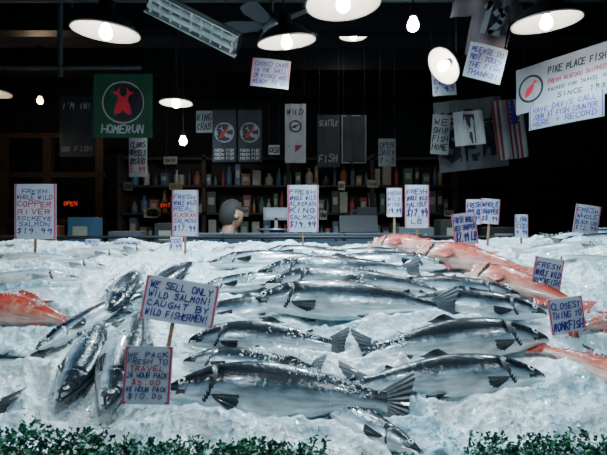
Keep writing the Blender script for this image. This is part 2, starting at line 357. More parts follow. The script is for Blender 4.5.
    bp=N("ShaderNodeBump"); bp.inputs["Strength"].default_value=.6; bp.inputs["Distance"].default_value=.004; L(v2.outputs["Fac"],bp.inputs["Height"]); L(bp.outputs["Normal"],b.inputs["Normal"])
    return m
FS=(.12,.34,.46,.57)
FM={
 'salmon':fish_material("salmon_skin",(.004,.011,.020),(.038,.070,.100),(.34,.45,.53),(.86,.92,.94),1.,metal=.25,rough=.27,noise_amt=.45,stops=FS),
 'dark':fish_material("dark_salmon_skin",(.004,.010,.022),(.012,.026,.048),(.10,.17,.24),(.68,.76,.80),.8,metal=.15,rough=.26,stops=FS),
 'pale':fish_material("pale_fish_skin",(.14,.20,.25),(.28,.35,.40),(.56,.61,.64),(.74,.75,.73),.1,metal=.1,rough=.35,noise_amt=.35),
 'red':fish_material("rockfish_skin",(.44,.045,.030),(.54,.085,.055),(.62,.17,.12),(.74,.44,.38),.0,metal=.0,rough=.25,noise_amt=.45,blotch=(.70,.32,.26))}
FINM={'salmon':pmat("salmon_fin",(.022,.032,.044),.4,.1,var=.5,nscale=60,coat=.3),'dark':pmat("dark_salmon_fin",(.015,.024,.034),.4,.1,var=.5,nscale=60,coat=.3),
 'pale':pmat("pale_fin",(.25,.28,.31),.5,var=.3,nscale=60),'red':pmat("rockfish_fin",(.50,.08,.055),.4,var=.4,nscale=60,coat=.3)}
EYEW=pmat("fish_eye_ring",(.78,.78,.66),.25,.0); EYEB=pmat("fish_eye_pupil",(.004,.004,.006),.08,coat=1)
MOUTH=pmat("fish_mouth_dark",(.012,.012,.014),.5)

def fish(name, head, tail, kind='salmon', deep=1.0, roll=18, sink=.30, bend=0., dors=1, lift=0., mouth=.5):
    tab=ROC if kind=='red' else SAL
    hx,hy=head; tx,ty=tail; L=math.hypot(tx-hx,ty-hy)
    ax=Vector((tx-hx,ty-hy,0)).normalized(); pl=Vector((-ax.y,ax.x,0))
    if pl.y<0 or (abs(pl.y)<.35 and pl.x<0): pl=-pl
    pl*=dors
    wmax=.062*L
    def C(t):
        b=bend*L*4*t*(1-t); x=hx+(tx-hx)*t+pl.x*b; y=hy+(ty-hy)*t+pl.y*b
        return Vector((x,y,0))
    zs=[sbase(*C(k/12).xy) for k in range(13)]
    def Z(t):
        k=t*12; acc=0;wt=0
        for i in range(13):
            w=math.exp(-((i-k)/3.0)**2); acc+=w*zs[i]; wt+=w
        return acc/wt
    mid=C(.45); e=.05
    gx=(sbase(mid.x+e,mid.y)-sbase(mid.x-e,mid.y))/(2*e); gy=(sbase(mid.x,mid.y+e)-sbase(mid.x,mid.y-e))/(2*e)
    Nn=Vector((-gx,-gy,1)).normalized()
    P0=C(0); P0.z=Z(0); P1=C(1); P1.z=Z(1); X=(P1-P0).normalized()
    S=(Nn-X*Nn.dot(X)).normalized(); D=S.cross(X)
    if D.dot(Vector((pl.x,pl.y,0)))<0: D=-D
    rr=math.radians(roll); S2=S*math.cos(rr)-D*math.sin(rr)*dors; D2=D*math.cos(rr)+S*math.sin(rr)*dors
    S,D=S2,D2
    def P(t,d,s):
        c=C(t); c.z=Z(t)+wmax*(1-sink*2)*min(1,.62+1.9*t if t<.5 else .45+2.2*(1-t))+lift
        return c+D*(d*L)+S*(s*L)
    mb=MB()
    ts=[0,.004,.009,.015]+[.015+.0075*k for k in range(1,28)]
    while ts[-1]<.888: ts.append(min(.89,ts[-1]+.016))
    Mseg=36; vs=[];uv=[]
    for t in ts:
        hd=lerp_tab(tab,t,1)*deep; hv=lerp_tab(tab,t,2)*deep; w=lerp_tab(tab,t,3)
        for k in range(Mseg):
            a=2*math.pi*k/Mseg; ca,sa=math.cos(a),math.sin(a)
            d=(hd if ca>0 else hv)*ca; s=w*sa
            te=t+.035*(ca-.1)**2
            g=0
            if .12<te<.205: g=.18*math.sin((te-.12)/.085*math.pi/2)**2
            elif te<.225 and te>=.205: g=-.12
            if .095<t+.02*ca*ca<.105 and abs(ca)<.8: g-=.09
            s*=1+g*min(1,abs(sa)*1.5)
            mt=.095 if kind!='red' else .07
            if t<mt:
                q=(ca+.30+t*2.0)
                if abs(q)<.17: s*=.66
                elif q<0: d-=mouth*.026*(1-t/mt)*1.0
            vs.append(P(t,d,s)); uv.append((t,.5+.5*ca))
    fc=[];n=len(ts)
    for i in range(n-1):
        for k in range(Mseg):
            k2=(k+1)%Mseg; fc.append((i*Mseg+k,i*Mseg+k2,(i+1)*Mseg+k2,(i+1)*Mseg+k))
    fc.append(tuple(range(Mseg)))
    mb.add(vs,fc,0,uv,True)
    for i,f in enumerate(mb.f):
        if len(f)==4:
            t=sum(mb.uv[j][0] for j in f)/4; ca=sum(mb.uv[j][1] for j in f)/2-1
            if t<(.092 if kind!='red' else .06) and abs(ca+.30+t*2.0)<.16: mb.m[i]=4
            te=t+.035*(ca-.1)**2
            if .202<te<.215 and abs(ca)<.85: mb.m[i]=4
    def interp(pts,u):
        k=u*(len(pts)-1); i=min(int(k),len(pts)-2); f=k-i
        return [pts[i][q]+(pts[i+1][q]-pts[i][q])*f for q in range(3)]
    def fin(roots,tips,nr,jag=.0,wav=.004):
        vs=[];fc=[];mrows=5
        for i in range(nr*2+1):
            u=i/(nr*2); ra=interp(roots,u); ti=interp(tips,u)
            for j in range(mrows+1):
                v=j/mrows; q=[ra[k]+(ti[k]-ra[k])*v*(1-(jag if i%2 else 0)) for k in range(3)]
                q[2]+= (wav if i%2 else -wav*.4)*v + .006*math.sin(u*7)*v
                vs.append(P(*q))
        R1=mrows+1
        for i in range(nr*2):
            for j in range(mrows): fc.append((i*R1+j,i*R1+j+1,(i+1)*R1+j+1,(i+1)*R1+j))
        mb.add(vs,fc,1,smooth=False)
    p=lerp_tab(tab,.88,1)*deep
    if kind=='red':
        fin([(.875,p*.95,0),(.892,0,0),(.875,-p*.95,0)],[(.99,.10,.004),(.985,.05,.004),(.975,0,.004),(.985,-.05,.004),(.99,-.10,.004)],9,.04)
    else:
        fin([(.865,p*.95,0),(.892,0,0),(.865,-p*.95,0)],[(1.00,.155,.004),(1.005,.115,.004),(.982,.05,.004),(.972,0,.004),(.982,-.05,.004),(1.005,-.115,.004),(1.00,-.155,.004)],11,.02,wav=.002)
    h=lambda t:lerp_tab(tab,t,1)*deep
    v=lambda t:-lerp_tab(tab,t,2)*deep
    w=lambda t:lerp_tab(tab,t,3)
    if kind=='red':
        fin([(.24,h(.24)*.95,0),(.45,h(.45)*.97,0),(.62,h(.62)*.95,0)],[(.28,h(.24)+.035,0),(.38,h(.36)+.05,0),(.5,h(.5)+.045,0),(.58,h(.6)+.025,0),(.68,h(.66)+.05,0)],12,.25)
        fin([(.62,v(.62)*.95,0),(.72,v(.72)*.95,0)],[(.67,v(.65)-.08,0),(.76,v(.74)-.05,0)],5,.1)
        fin([(.24,-.04,w(.24)*.95),(.245,-.085,w(.24)*.8)],[(.40,-.03,w(.3)+.022),(.41,-.08,w(.3)+.02),(.36,-.13,w(.3))],6,.1)
        fin([(.3,v(.3)*.95,.02),(.33,v(.33)*.98,.0)],[(.42,v(.4)-.04,.03),(.40,v(.4)-.07,.01)],4,.15)
    else:
        fin([(.42,h(.42)*.96,0),(.54,h(.54)*.96,0)],[(.475,h(.45)+.042,0),(.53,h(.5)+.032,0),(.595,h(.59)+.016,0)],7,.04)
        fin([(.725,h(.725)*.95,0),(.745,h(.745)*.95,0)],[(.765,h(.76)+.028,0),(.785,h(.78)+.012,0)],2,0)
        fin([(.655,v(.655)*.95,0),(.74,v(.74)*.95,0)],[(.70,v(.68)-.055,0),(.735,v(.72)-.04,0),(.775,v(.77)-.015,0)],6,.05)
        for sg in (1,-1):
            fin([(.205,-.045*deep,sg*w(.2)*.88),(.222,-.060*deep,sg*w(.22)*.70)],[(.330,-.050*deep,sg*(w(.3)+.012)),(.325,-.078*deep,sg*(w(.3)*.9)),(.29,-.095*deep,sg*w(.3)*.7)],5,.05)
            fin([(.50,v(.5)*.90,sg*.018),(.52,v(.52)*.93,sg*.014)],[(.585,v(.56)-.012,sg*.03),(.575,v(.56)-.035,sg*.02)],4,.05)
    et,ed,er=(.070,.010*deep,.0170) if kind!='red' else (.085,.035*deep,.026)
    for sg in (1,-1):
        c=P(et,ed,sg*w(et)*.92); ez=S*sg
        for (rad,hh,mi) in ((er,.45,2),(er*.62,.62,3)):
            vs=[];fc=[]
            for a in range(7):
                th=a/6*math.pi/2
                for k in range(16):
                    ph=2*math.pi*k/16
                    vs.append(c+X*(rad*L*math.cos(th)*math.cos(ph))+D*(rad*L*math.cos(th)*math.sin(ph))+ez*(er*L*hh*math.sin(th)))
            for a in range(6):
                for k in range(16): k2=(k+1)%16; fc.append((a*16+k,a*16+k2,(a+1)*16+k2,(a+1)*16+k))
            mb.add(vs,fc,mi,smooth=True)
    ALLV.extend([tuple(q) for q in mb.v]); o_=len(ALLV)-len(mb.v); ALLF.extend([[i+o_ for i in f] for f in mb.f])
    ctr=sum((q for q in mb.v),Vector())/len(mb.v)
    for q in mb.v: q-=ctr
    return mb.obj(name,[FM[kind],FINM[kind],EYEW,EYEB,MOUTH],loc=ctr)
ALLV=[];ALLF=[]
for nm,h,t,k,d in FISH: fish(nm,h,t,k,**d)
# clumps of ice shovelled over the fish
bvh=BVHTree.FromPolygons(ALLV,ALLF)
mb=MB()
for c_ in range(90):
    nm,h,t,k,d=random.choice(FISH); u=U(.32,.95); L_=math.hypot(t[0]-h[0],t[1]-h[1])
    cx=h[0]+(t[0]-h[0])*u+U(-.04,.04); cy=h[1]+(t[1]-h[1])*u+U(-.02,.10)*L_; sp=U(.008,.034)
    for q in range(int(20+sp*1300)):
        x=cx+random.gauss(0,sp*1.6); y=cy+random.gauss(0,sp*.7)
        hit=bvh.ray_cast(Vector((x,y,2.2)),Vector((0,0,-1)))
        z=max(ice(x,y),hit[0].z if hit[0] else 0); r_=U(.003,.009)
        chip(mb,Vector((x,y,z+r_*U(-.1,.6))),r_)
mb.obj("loose_ice_clumps",[M['ice']])

# ------------------------------------------------------------ price signs
B='blue'
ps='price_sign'
panel(ps,(-1.428,2.5,1.685),.223,.293,[('FRESH',B),('WHOLE WILD',B),('COPPER',"red",1.3),('RIVER',"red",1.3),('SOCKEYE',B),('SALMON',B),('$19.99',B,1.3)],border='pink',stick=.32)
panel(ps,(-1.038,2.75,1.482),.16,.09,[('WILD SALMON',B),('$22.99',B)],border='pink',lean=25)
panel(ps,(-1.305,2.9,1.50),.09,.06,[('FRESH',B),('9.99',B)],border='pink',lean=20)
panel(ps,(-.787,2.9,1.50),.08,.09,[('COD',B),('8.99',B)],border='pink',lean=20)
panel(ps,(-.693,2.75,1.685),.152,.269,[('FRESH',B),('WHOLE WILD',B),('REAL',B),('ALASKAN',"red"),('SALMON',B),('$17.99',B,1.4)],border='pink',stick=.29)
panel(ps,(-.003,2.85,1.715),.188,.285,[('FRESH',B),('WHOLE WILD',B),('ALASKAN',B),('KING',B,1.3),('SALMON',B),('$19.99',B,1.4)],border='pink',stick=.30)
panel(ps,(.60,3.1,1.765),.10,.19,[('FRESH',B),('WILD',B),('KING',B),('19.99',B,1.4)],border='pink',stick=.33)
panel(ps,(.713,2.95,1.732),.15,.27,[('FRESH',B),('WHOLE WILD',B),('HALIBUT',B),('$17.99',B,1.7),('LB',B)],border='pink',stick=.31)
panel(ps,(.859,2.5,1.592),.128,.17,[('FRESH WHOLE',B),('RED SNAPPER',B),('$7.99 LB',B,1.5)],roll=-7,border='pink',stick=.25)
panel(ps,(1.088,3.0,1.70),.10,.16,[('FRESH',B),('ROCK COD',B),('6.99',B)],border='pink',stick=.26)
panel(ps,(1.151,2.9,1.70),.117,.154,[('WHOLE',B),('SNAPPER',B),('$8.99',B)],roll=4,border='pink',stick=.26)
panel(ps,(1.391,3.0,1.61),.083,.147,[('LING',B),('COD',B),('9.99',B)],border='pink',stick=.14)
panel(ps,(1.749,2.9,1.650),.155,.175,[('FRESH',B),('WHOLE',B),('BLACK COD',B),('$12.99',B)],roll=8,border='pink',stick=.16)
panel(ps,(1.036,2.0,1.381),.125,.18,[('FRESH',B),('WHOLE WILD',B),('ROCKFISH',B),('$6.99 LB',B,1.4)],roll=9,border='pink',stick=.16)
panel(ps,(.981,1.75,1.272),.13,.135,[('CLOSEST',B),('THING TO',B),('MONKFISH',B,1.3)],roll=-8,border='pink',stick=.15,stick_x=.02,sticktilt=-6)
panel(ps,(-.425,1.61,1.346),.255,.148,[('WE SELL ONLY',B),('WILD SALMON!',B),('CAUGHT BY',B),('WILD FISHERMEN!',B)],roll=9,lean=6,border='pink',stick=.20,stick_x=-.01,sticktilt=0)
panel(ps,(-.447,1.345,1.178),.137,.160,[('WE PACK',B),('FRESH TO',B),('TRAVEL',"red"),('24 HOUR PACK',B),('$5.00',"red"),('48 HOUR PACK',B),('$10.00',B)],roll=1,lean=10,border='pink')

# ------------------------------------------------------------ banners, posters, hanging signs
def dec_green(mb,w,h,y):
    disk(mb,0,.03,w*.36,y,PI['black']); disk(mb,0,.03,w*.36,y-.001,PI['whitecloth'],r0=w*.335)
    fishlogo(mb,0,.03,w*.25,y-.002,PI['red'],1.0); fishlogo(mb,0,.03,w*.25,y-.0024,PI['red'],2.1)
    text(mb,'HOMERUN',-w*.36,w*.36,-h*.42,h*.12,y-.002,PI['whitecloth'],.2)
panel('fish_market_banner',(-1.61,4.2,2.686),.527,.57,paper='green',decor=dec_green,ripple=.004,hang=.95)
panel('slogan_poster',(-2.31,4.8,2.63),.36,.62,[("I'M IN!",'whitecloth',.8),('',B,3),('GO FISH','greycloth',.6)],paper='darkcloth',ripple=.004,hang=.95)
def dec_round(mb,w,h,y):
    disk(mb,0,.04,w*.42,y,PI['greycloth']); disk(mb,0,.04,w*.36,y-.001,PI['black']); fishlogo(mb,0,.04,w*.3,y-.002,PI['redcloth'],.9); fishlogo(mb,0,.04,w*.27,y-.0025,PI['greycloth'],2.2)
    for k in range(3): text(mb,'FRESH FISH',-w*.4,w*.4,-h*.30-k*h*.075,h*.05,y-.002,PI['whitecloth'],.2)
panel('round_logo_banner',(-.925,5.5,2.67),.28,.61,paper='darkcloth',decor=dec_round,ripple=.004,hang=.92)
panel('round_logo_banner',(-.626,5.5,2.67),.28,.61,paper='darkcloth',decor=dec_round,ripple=.004,hang=.92)
def dec_crest(mb,w,h,y):
    disk(mb,0,h*.12,w*.3,y,PI['black'],r0=w*.22); fishlogo(mb,0,h*.12,w*.2,y-.001,PI['black'],.4)
    mb.add([(-w*.35,y,-h*.2),(w*.35,y,-h*.2),(0,y,-h*.32)],[(0,1,2)],PI['redcloth'])
    text(mb,'WILD',-w*.4,w*.4,h*.33,h*.08,y,PI['black'],.2)
panel('crest_pennant',(-.094,5.5,2.70),.245,.69,paper='whitecloth',decor=dec_crest,ripple=.006,hang=.85)
panel('hanging_poster',(.30,5.6,2.63),.27,.62,[('SEATTLE','greycloth',.6),('',B,2),('FISH','greycloth',.8)],paper='darkcloth',ripple=.005,hang=.95)
panel('hanging_poster',(.60,5.6,2.65),.30,.58,[('WILD','black'),('',B,2),('CATCH','black')],paper='darkcloth',border='greycloth',ripple=.005,hang=.95)
panel('hanging_poster',(.96,5.4,2.46),.20,.32,[('OPEN','black'),('DAILY','black'),('7 - 5','black')],paper='greycloth',hang=1.26)
panel('hanging_poster',(1.37,4.7,2.53),.18,.40,[('WE','black'),('SHIP','black'),('FISH','black'),('HOME','black')],paper='whitecloth',roll=4,hang=1.15)
panel('hanging_poster',(-1.83,5.2,2.38),.20,.44,[('CLAMS','black'),('MUSSELS','black'),('OYSTERS','black'),('5.99','redcloth')],paper='greycloth',hang=1.30)
panel('hanging_poster',(-1.18,5.6,2.86),.20,.26,[('KING','black'),('CRAB','black')],paper='greycloth',hang=.9)
panel('hanging_poster',(-.34,5.45,2.50),.13,.11,[('CASH','black')],paper='whitecloth',hang=1.34)
def dec_flag(mb,w,h,y):
    text(mb,'SEATTLE',-w*.46,w*.46,h*.18,h*.16,y,PI['darkcloth'],.22,.1)
    text(mb,'SEA',-w*.40,w*.40,-h*.32,h*.42,y,PI['darkcloth'],.24,.1)
panel('team_flag',(1.76,4.95,2.58),.72,.74,paper='greycloth',decor=dec_flag,ripple=.015,roll=-6,hang=.9)
def dec_usa(mb,w,h,y):
    for k in range(7):
        x=-w/2+w*(2*k)/13; mb.add([(x,y,-h/2),(x+w/13,y,-h/2),(x+w/13,y,h/2),(x,y,h/2)],[(0,1,2,3)],PI['redcloth'])
    mb.add([(0,y-.001,h*.08),(w/2,y-.001,h*.08),(w/2,y-.001,h/2),(0,y-.001,h/2)],[(0,1,2,3)],PI['blue'])
    for a in range(4):
        for b_ in range(5): disk(mb,w*(.07+.12*a),h*(.13+.08*b_),w*.025,y-.002,PI['whitecloth'],seg=6)
panel('american_flag',(2.02,4.6,2.56),.30,.58,paper='whitecloth',decor=dec_usa,ripple=.010,roll=-7,hang=1.06)
def dec_jersey(mb,w,h,y):
    mb.add([(-w*.2,y,-h*.45),(w*.2,y,-h*.45),(w*.2,y,h*.4),(-w*.2,y,h*.4)],[(0,1,2,3)],PI['darkcloth']); text(mb,'12',-w*.15,w*.15,-h*.1,h*.35,y-.001,PI['whitecloth'],.2)
panel('sports_pennant',(1.55,4.4,2.53),.28,.32,paper='whitecloth',decor=dec_jersey,ripple=.01,roll=-5,hang=1.2)
ya=math.degrees(math.atan2(-.6,.34))
def dec_market(mb,w,h,y):
    disk(mb,-w*.36,0,h*.30,y,PI['black'],sy=1); disk(mb,-w*.36,0,h*.25,y-.001,PI['paper2']); fishlogo(mb,-w*.36,0,h*.22,y-.002,PI['red'],.9)
    text(mb,'PIKE PLACE FISH MARKET',-w*.20,w*.47,h*.20,h*.13,y,PI['black'],.2,.1)
    text(mb,'FRESH SEAFOOD SHIPPED ANYWHERE',-w*.20,w*.45,h*.00,h*.08,y,PI['redcloth'],.2,.1)
    text(mb,'PACKED FOR TRAVEL 48 HOURS',-w*.20,w*.42,-h*.16,h*.07,y,PI['black'],.2,.1)
    text(mb,'SINCE 1930',-w*.12,w*.3,-h*.34,h*.09,y,PI['black'],.2,.1)
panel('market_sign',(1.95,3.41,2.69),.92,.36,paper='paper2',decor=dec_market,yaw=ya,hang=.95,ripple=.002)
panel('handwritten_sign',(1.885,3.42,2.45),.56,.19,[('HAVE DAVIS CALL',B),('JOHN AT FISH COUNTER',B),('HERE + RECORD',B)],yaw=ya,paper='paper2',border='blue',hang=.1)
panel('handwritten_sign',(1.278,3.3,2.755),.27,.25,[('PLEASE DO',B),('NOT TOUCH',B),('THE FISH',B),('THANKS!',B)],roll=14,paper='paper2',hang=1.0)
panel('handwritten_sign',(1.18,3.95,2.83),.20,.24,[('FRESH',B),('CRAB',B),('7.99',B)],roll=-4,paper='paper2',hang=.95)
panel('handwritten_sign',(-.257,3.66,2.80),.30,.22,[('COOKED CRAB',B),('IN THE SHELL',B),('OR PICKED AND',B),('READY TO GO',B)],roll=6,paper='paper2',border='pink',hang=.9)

# ------------------------------------------------------------ pendant lamps
CEIL=3.9
LC=(.62,.88,1.0)
def lamp(x,y,z,r=.20,tilt=(0,0),power=34,name='pendant_lamp',bulb='bulb',col=LC,shade=True,cone=158):
    mb=MB(); k=r/.2
    mt=Matrix.Rotation(math.radians(tilt[0]),4,'X')@Matrix.Rotation(math.radians(tilt[1]),4,'Y')
    if shade:
        out=[(.200,0),(.203,.004),(.200,.010),(.175,.045),(.13,.085),(.08,.108),(.05,.118),(.046,.19),(.03,.20),(.001,.203)]
        inn=[(.200,0),(.194,.006),(.170,.038),(.125,.076),(.075,.098),(.04,.104),(.001,.105)]
        mb.lathe([(a*k,b*k) for a,b in out],seg=48,mat=1); mb.lathe([(a*k,b*k) for a,b in inn],seg=48,mat=0)
        mb.lathe([(.205*k,-.003),(.207*k,.003),(.203*k,.009)],seg=48,mat=0)
    mb.lathe([(.001,.105),(.024,.103),(.026,.06),(.022,.05)],seg=20,mat=1)
    mb.lathe([(.018,.055),(.026,.035),(.037,.012),(.040,-.008),(.034,-.030),(.018,-.043),(.001,-.047)],seg=24,mat=2)
    mb.xform(mt)
    top=mt@Vector((0,0,.2*k)) if shade else mt@Vector((0,0,.10))
    mb.tube([top,top+Vector((0,0,.05)),Vector((top.x,top.y,CEIL-z))],.006,1,8)
    mb.lathe([(.05,CEIL-z-.03),(.05,CEIL-z-.001)],c=(top.x,top.y,0),seg=20,mat=1)
    ob=mb.obj(name,[M['enamel'],M['darkmetal'],M[bulb]],loc=(x,y,z))
    if power>0:
        ld=bpy.data.lights.new("lamp_light",'SPOT' if shade else 'POINT'); ld.energy=power; ld.shadow_soft_size=.05; ld.color=col
        if shade: ld.spot_size=math.radians(cone); ld.spot_blend=.5
        lo=bpy.data.objects.new("lamp_light",ld); scene.collection.objects.link(lo); lo.parent=ob; lo.location=mt@Vector((0,0,-.07))
    return ob
lamp(-1.235,2.94,2.82,tilt=(4,4),power=70)
lamp(-.118,3.30,2.90,r=.20,tilt=(8,-6),power=104)
lamp(.22,2.61,2.84,r=.205,tilt=(0,-3),power=156)
lamp(1.60,3.10,2.95,r=.21,tilt=(4,-4),power=58)
lamp(1.10,3.7,2.87,r=.15,tilt=(-25,50),power=0)
lamp(.745,3.2,2.98,power=18,shade=False,name='bare_bulb_lamp')
lamp(-.55,1.05,2.75,power=28); lamp(.40,1.05,2.75,power=34); lamp(1.5,1.25,2.85,power=16); lamp(-1.6,1.25,2.85,power=8)  # added lamps over the aisle, out of view, to light front signs and ice
# rear shop lamps
lamp(-1.22,4.5,2.79,r=.15,power=0)
lamp(-1.28,5.0,2.52,r=.10,power=8,shade=False,name='bare_bulb_lamp')
lamp(-3.36,6.0,3.22,r=.15,power=9,bulb='bulbwarm',col=(1,.7,.45),name='bare_bulb_lamp',shade=False)
lamp(-2.9,4.4,2.85,r=.15,power=10,bulb='bulbwarm',col=(1,.7,.45))
lamp(.55,5.2,3.72,r=.15,power=13,col=(1,.85,.75))  # added lamp up by the ceiling, only to brighten shelves and banners

# strip light, slung diagonally
mb=MB()
def arc(n,a0,a1,rx,rz): return [(rx*math.cos(a0+(a1-a0)*k/n),rz*math.sin(a0+(a1-a0)*k/n)) for k in range(n+1)]
pro=arc(12,0,math.pi,.095,.085); n=len(pro)
for sgn in (0,1):
    q=[(p[0]*(1-.06*sgn),p[1]*(1-.08*sgn)) for p in pro]
    vs=[(x,a,b) for x in (-.38,.38) for a,b in q]; mb.add(vs,[(i,i+1,n+i+1,n+i) for i in range(n-1)],1 if sgn==0 else 0,smooth=True)
for x in (-.38,.38): mb.add([(x,a,b) for a,b in pro],[tuple(range(n))],1)
for yy in (-.035,.035): mb.tube([(-.36,yy,.0),(.36,yy,.0)],.026,0,14)
for k in range(9): mb.box((-.34+k*.085,0,-.012),(.006,.165,.03),0)
for yy in (-.092,.092): mb.box((0,yy,-.008),(.77,.010,.045),0)
mb.xform(Matrix.Rotation(math.radians(27),4,'Y')@Matrix.Rotation(math.radians(-35),4,'X'))
mb.tube([(-.25,0,.2),(-.25,0,.76)],.003,2); mb.tube([(.25,0,-.04),(.25,0,.76)],.003,2)
mb.obj("strip_light_fixture",[pmat("fixture_white",(.62,.62,.60),.6,var=.25,nscale=20),M['darkmetal'],M['black']],loc=(-.83,3.5,3.13))

# ceiling fan
mb=MB(); mb.lathe([(.001,.09),(.05,.085),(.085,.05),(.09,0),(.07,-.04),(.03,-.06),(.001,-.062)],seg=28); mb.tube([(0,0,.08),(0,0,.69)],.014); mb.lathe([(.014,.60),(.06,.66),(.06,.70)],seg=20)
for k in range(5):
    a=k*2*math.pi/5+.5; mt=Matrix.Rotation(a,4,'Z')@Matrix.Rotation(.32,4,'X')
    pts=[(.08,-.02),(.13,-.055),(.32,-.07),(.39,-.05),(.40,0),(.39,.05),(.32,.07),(.13,.055),(.08,.02)]
    v=[mt@Vector((x,y,z)) for z in (-.004,.004) for x,y in pts]; n=len(pts)
    mb.add(v,[tuple(range(n-1,-1,-1)),tuple(range(n,2*n))]+[(i,(i+1)%n,n+(i+1)%n,n+i) for i in range(n)])
mb.obj("ceiling_fan",[pmat("fan_metal",(.10,.11,.12),.35,.3)],loc=(-.25,3.72,3.20))

# hanging jersey (upper right)
mb=MB()
for sd in (-1,1):
    for (xa,xb,slv,nxx,nzz) in ((-.13,.13,False,16,20),(.13,.29,True,8,6),(-.29,-.13,True,8,6)):
        vs=[]
        for j in range(nzz+1):
            for i in range(nxx+1):
                u=i/nxx; v=j/nzz; x=xa+(xb-xa)*u
                if slv:
                    e=(abs(x)-.13)/.16; z=(.04-.06*e)+(.19-.08*e)*v
                else:
                    z=-.25+.485*v
                    if v>.95: z-=.03*math.exp(-(x/.04)**2)
                vs.append((x,sd*.03*math.cos(x*5)+.010*math.sin(x*30+z*6),z))
        mb.add(vs,[(j*(nxx+1)+i,j*(nxx+1)+i+1,(j+1)*(nxx+1)+i+1,(j+1)*(nxx+1)+i) for j in range(nzz) for i in range(nxx)],0,smooth=True)
text(mb,'12',-.09,.09,-.1,.2,-.048,1,.2,.1)
mb.tube([(-.2,0,.17),(0,0,.27),(.2,0,.17)],.006,2); mb.tube([(0,0,.27),(0,0,.78)],.003,2)
mb.xform(Matrix.Rotation(math.radians(10),4,'Y'))
mb.obj("hanging_jersey",[pmat("jersey_cloth",(.09,.07,.075),.85,var=.3,nscale=9),M['greycloth'],M['darkmetal']],loc=(1.36,3.44,3.10))

# ------------------------------------------------------------ garnish greenery along the front lip
mb=MB()
dens=lambda x: 1.0 if x<-.50 else (.8 if x<.06 else (.22 if x<.42 else .9))
top=lambda x: .068 if x<-.50 else (.034 if x<.06 else (.012 if x<.42 else .050))
cnt=0
while cnt<7500:
    x=U(-1.15,1.2)
    if R()>dens(x): continue
    cnt+=1
    y=U(1.135,1.235); z=.985+.03*(y-1.135)/.1+U(-.01,1)*top(x)*(1+.8*noise.noise(Vector((x*12,0,0))))
    d=Vector((U(-1,1),U(-1,.5),U(-.2,1.2))).normalized(); s=d.cross(Vector((U(-1,1),U(-1,1),U(-1,1)))).normalized(); n_=d.cross(s)
    l=U(.008,.020); w=l*U(.25,.42); c=Vector((x,y,z))
    pts=[c,c+d*l*.35+s*w,c+d*l*.45+s*w*.5+n_*w*.3,c+d*l*.75+s*w*.9,c+d*l+n_*w*.5,c+d*l*.75-s*w*.9,c+d*l*.45-s*w*.5+n_*w*.3,c+d*l*.35-s*w]
    mb.add(pts,[(0,1,2,6,7),(2,3,4),(2,4,6),(4,5,6)],0 if R()<.65 else 1)
mb.tube([(-1.3+.05*k,1.19,.985+.004*math.sin(k)) for k in range(53)],.012,1)
mb.obj("garnish_greenery",[pmat("leaf_dark",(.006,.08,.048),.5,var=.4,nscale=30),pmat("leaf_bright",(.024,.20,.085),.5,var=.4,nscale=30)])

# ------------------------------------------------------------ room shell
def shell(name,c,d,mat):
    mb=MB(); mb.box((0,0,0),d,0); return mb.obj(name,[mat],loc=c)
dk=pmat("dark_paint",(.016,.021,.026),.85,var=.3,nscale=3,bump=.2,bscale=20)
shell("floor",(0,3.5,-.05),(12,9.4,.1),pmat("wet_concrete",(.06,.06,.065),.4,var=.3,nscale=3,bump=.2,bscale=30))
shell("ceiling",(0,3.5,CEIL+.05),(12,9.4,.1),dk)
shell("wall_back",(0,8.1,1.95),(12,.12,3.9),dk)
shell("wall_left",(-5.9,3.5,1.95),(.12,9.2,3.9),M['brownwall'])
shell("wall_right",(5.9,3.5,1.95),(.12,9.2,3.9),dk)
for k,y in enumerate((4.9,6.1,7.3)): 
    o=shell("ceiling_beam",(0,y,CEIL-.14),(11.7,.16,.28),M['darkmetal'])
mb=MB()
for y,z in ((4.0,3.55),(4.12,3.62)): mb.tube([(-5.8,y,z),(5.8,y,z)],.035,0,12)
mb.tube([(-2.1,4.06,3.9),(-2.1,4.06,2.9)],.022,0,10); mb.tube([(-2.9,4.06,2.98),(-1.4,4.06,2.98)],.02,0,10)
for x in (-4,-2,0,2,4): mb.tube([(x,4.06,3.5),(x,4.06,3.9)],.012,0,6)
mb.obj("ceiling_pipes",[pmat("pipe_paint",(.06,.065,.07),.5,.3,var=.2)])

# rear counter with goods
mb=MB()
mb.box((-.3,4.75,.70),(6.0,.6,1.32),0); mb.box((-.3,4.75,1.38),(6.1,.68,.04),1)
for k in range(7): mb.box((-2.9+k*.87,4.44,.7),(.8,.02,1.1),1)
mb.obj("rear_counter",[M['brownwall'],M['darkmetal']])
mb=MB()
for z in (1.42,1.78,2.14,2.5): mb.box((-.2,6.3,z),(4.4,.34,.03),0)
for x in (-2.4,-1.3,-.2,.9,2.0): mb.box((x,6.3,1.28),(.05,.34,2.55),0)
mb.box((-.2,6.49,1.28),(4.4,.02,2.55),0)
mb.obj("back_shelf",[M['brownwall']])
goods=[pmat("goods_%d"%i,tuple(k*.9 for k in c),.5,var=.1) for i,c in enumerate([(.30,.10,.05),(.10,.12,.14),(.35,.33,.28),(.05,.12,.20),(.24,.18,.08),(.22,.03,.03),(.03,.03,.03),(.06,.14,.08)])]
mb=MB()
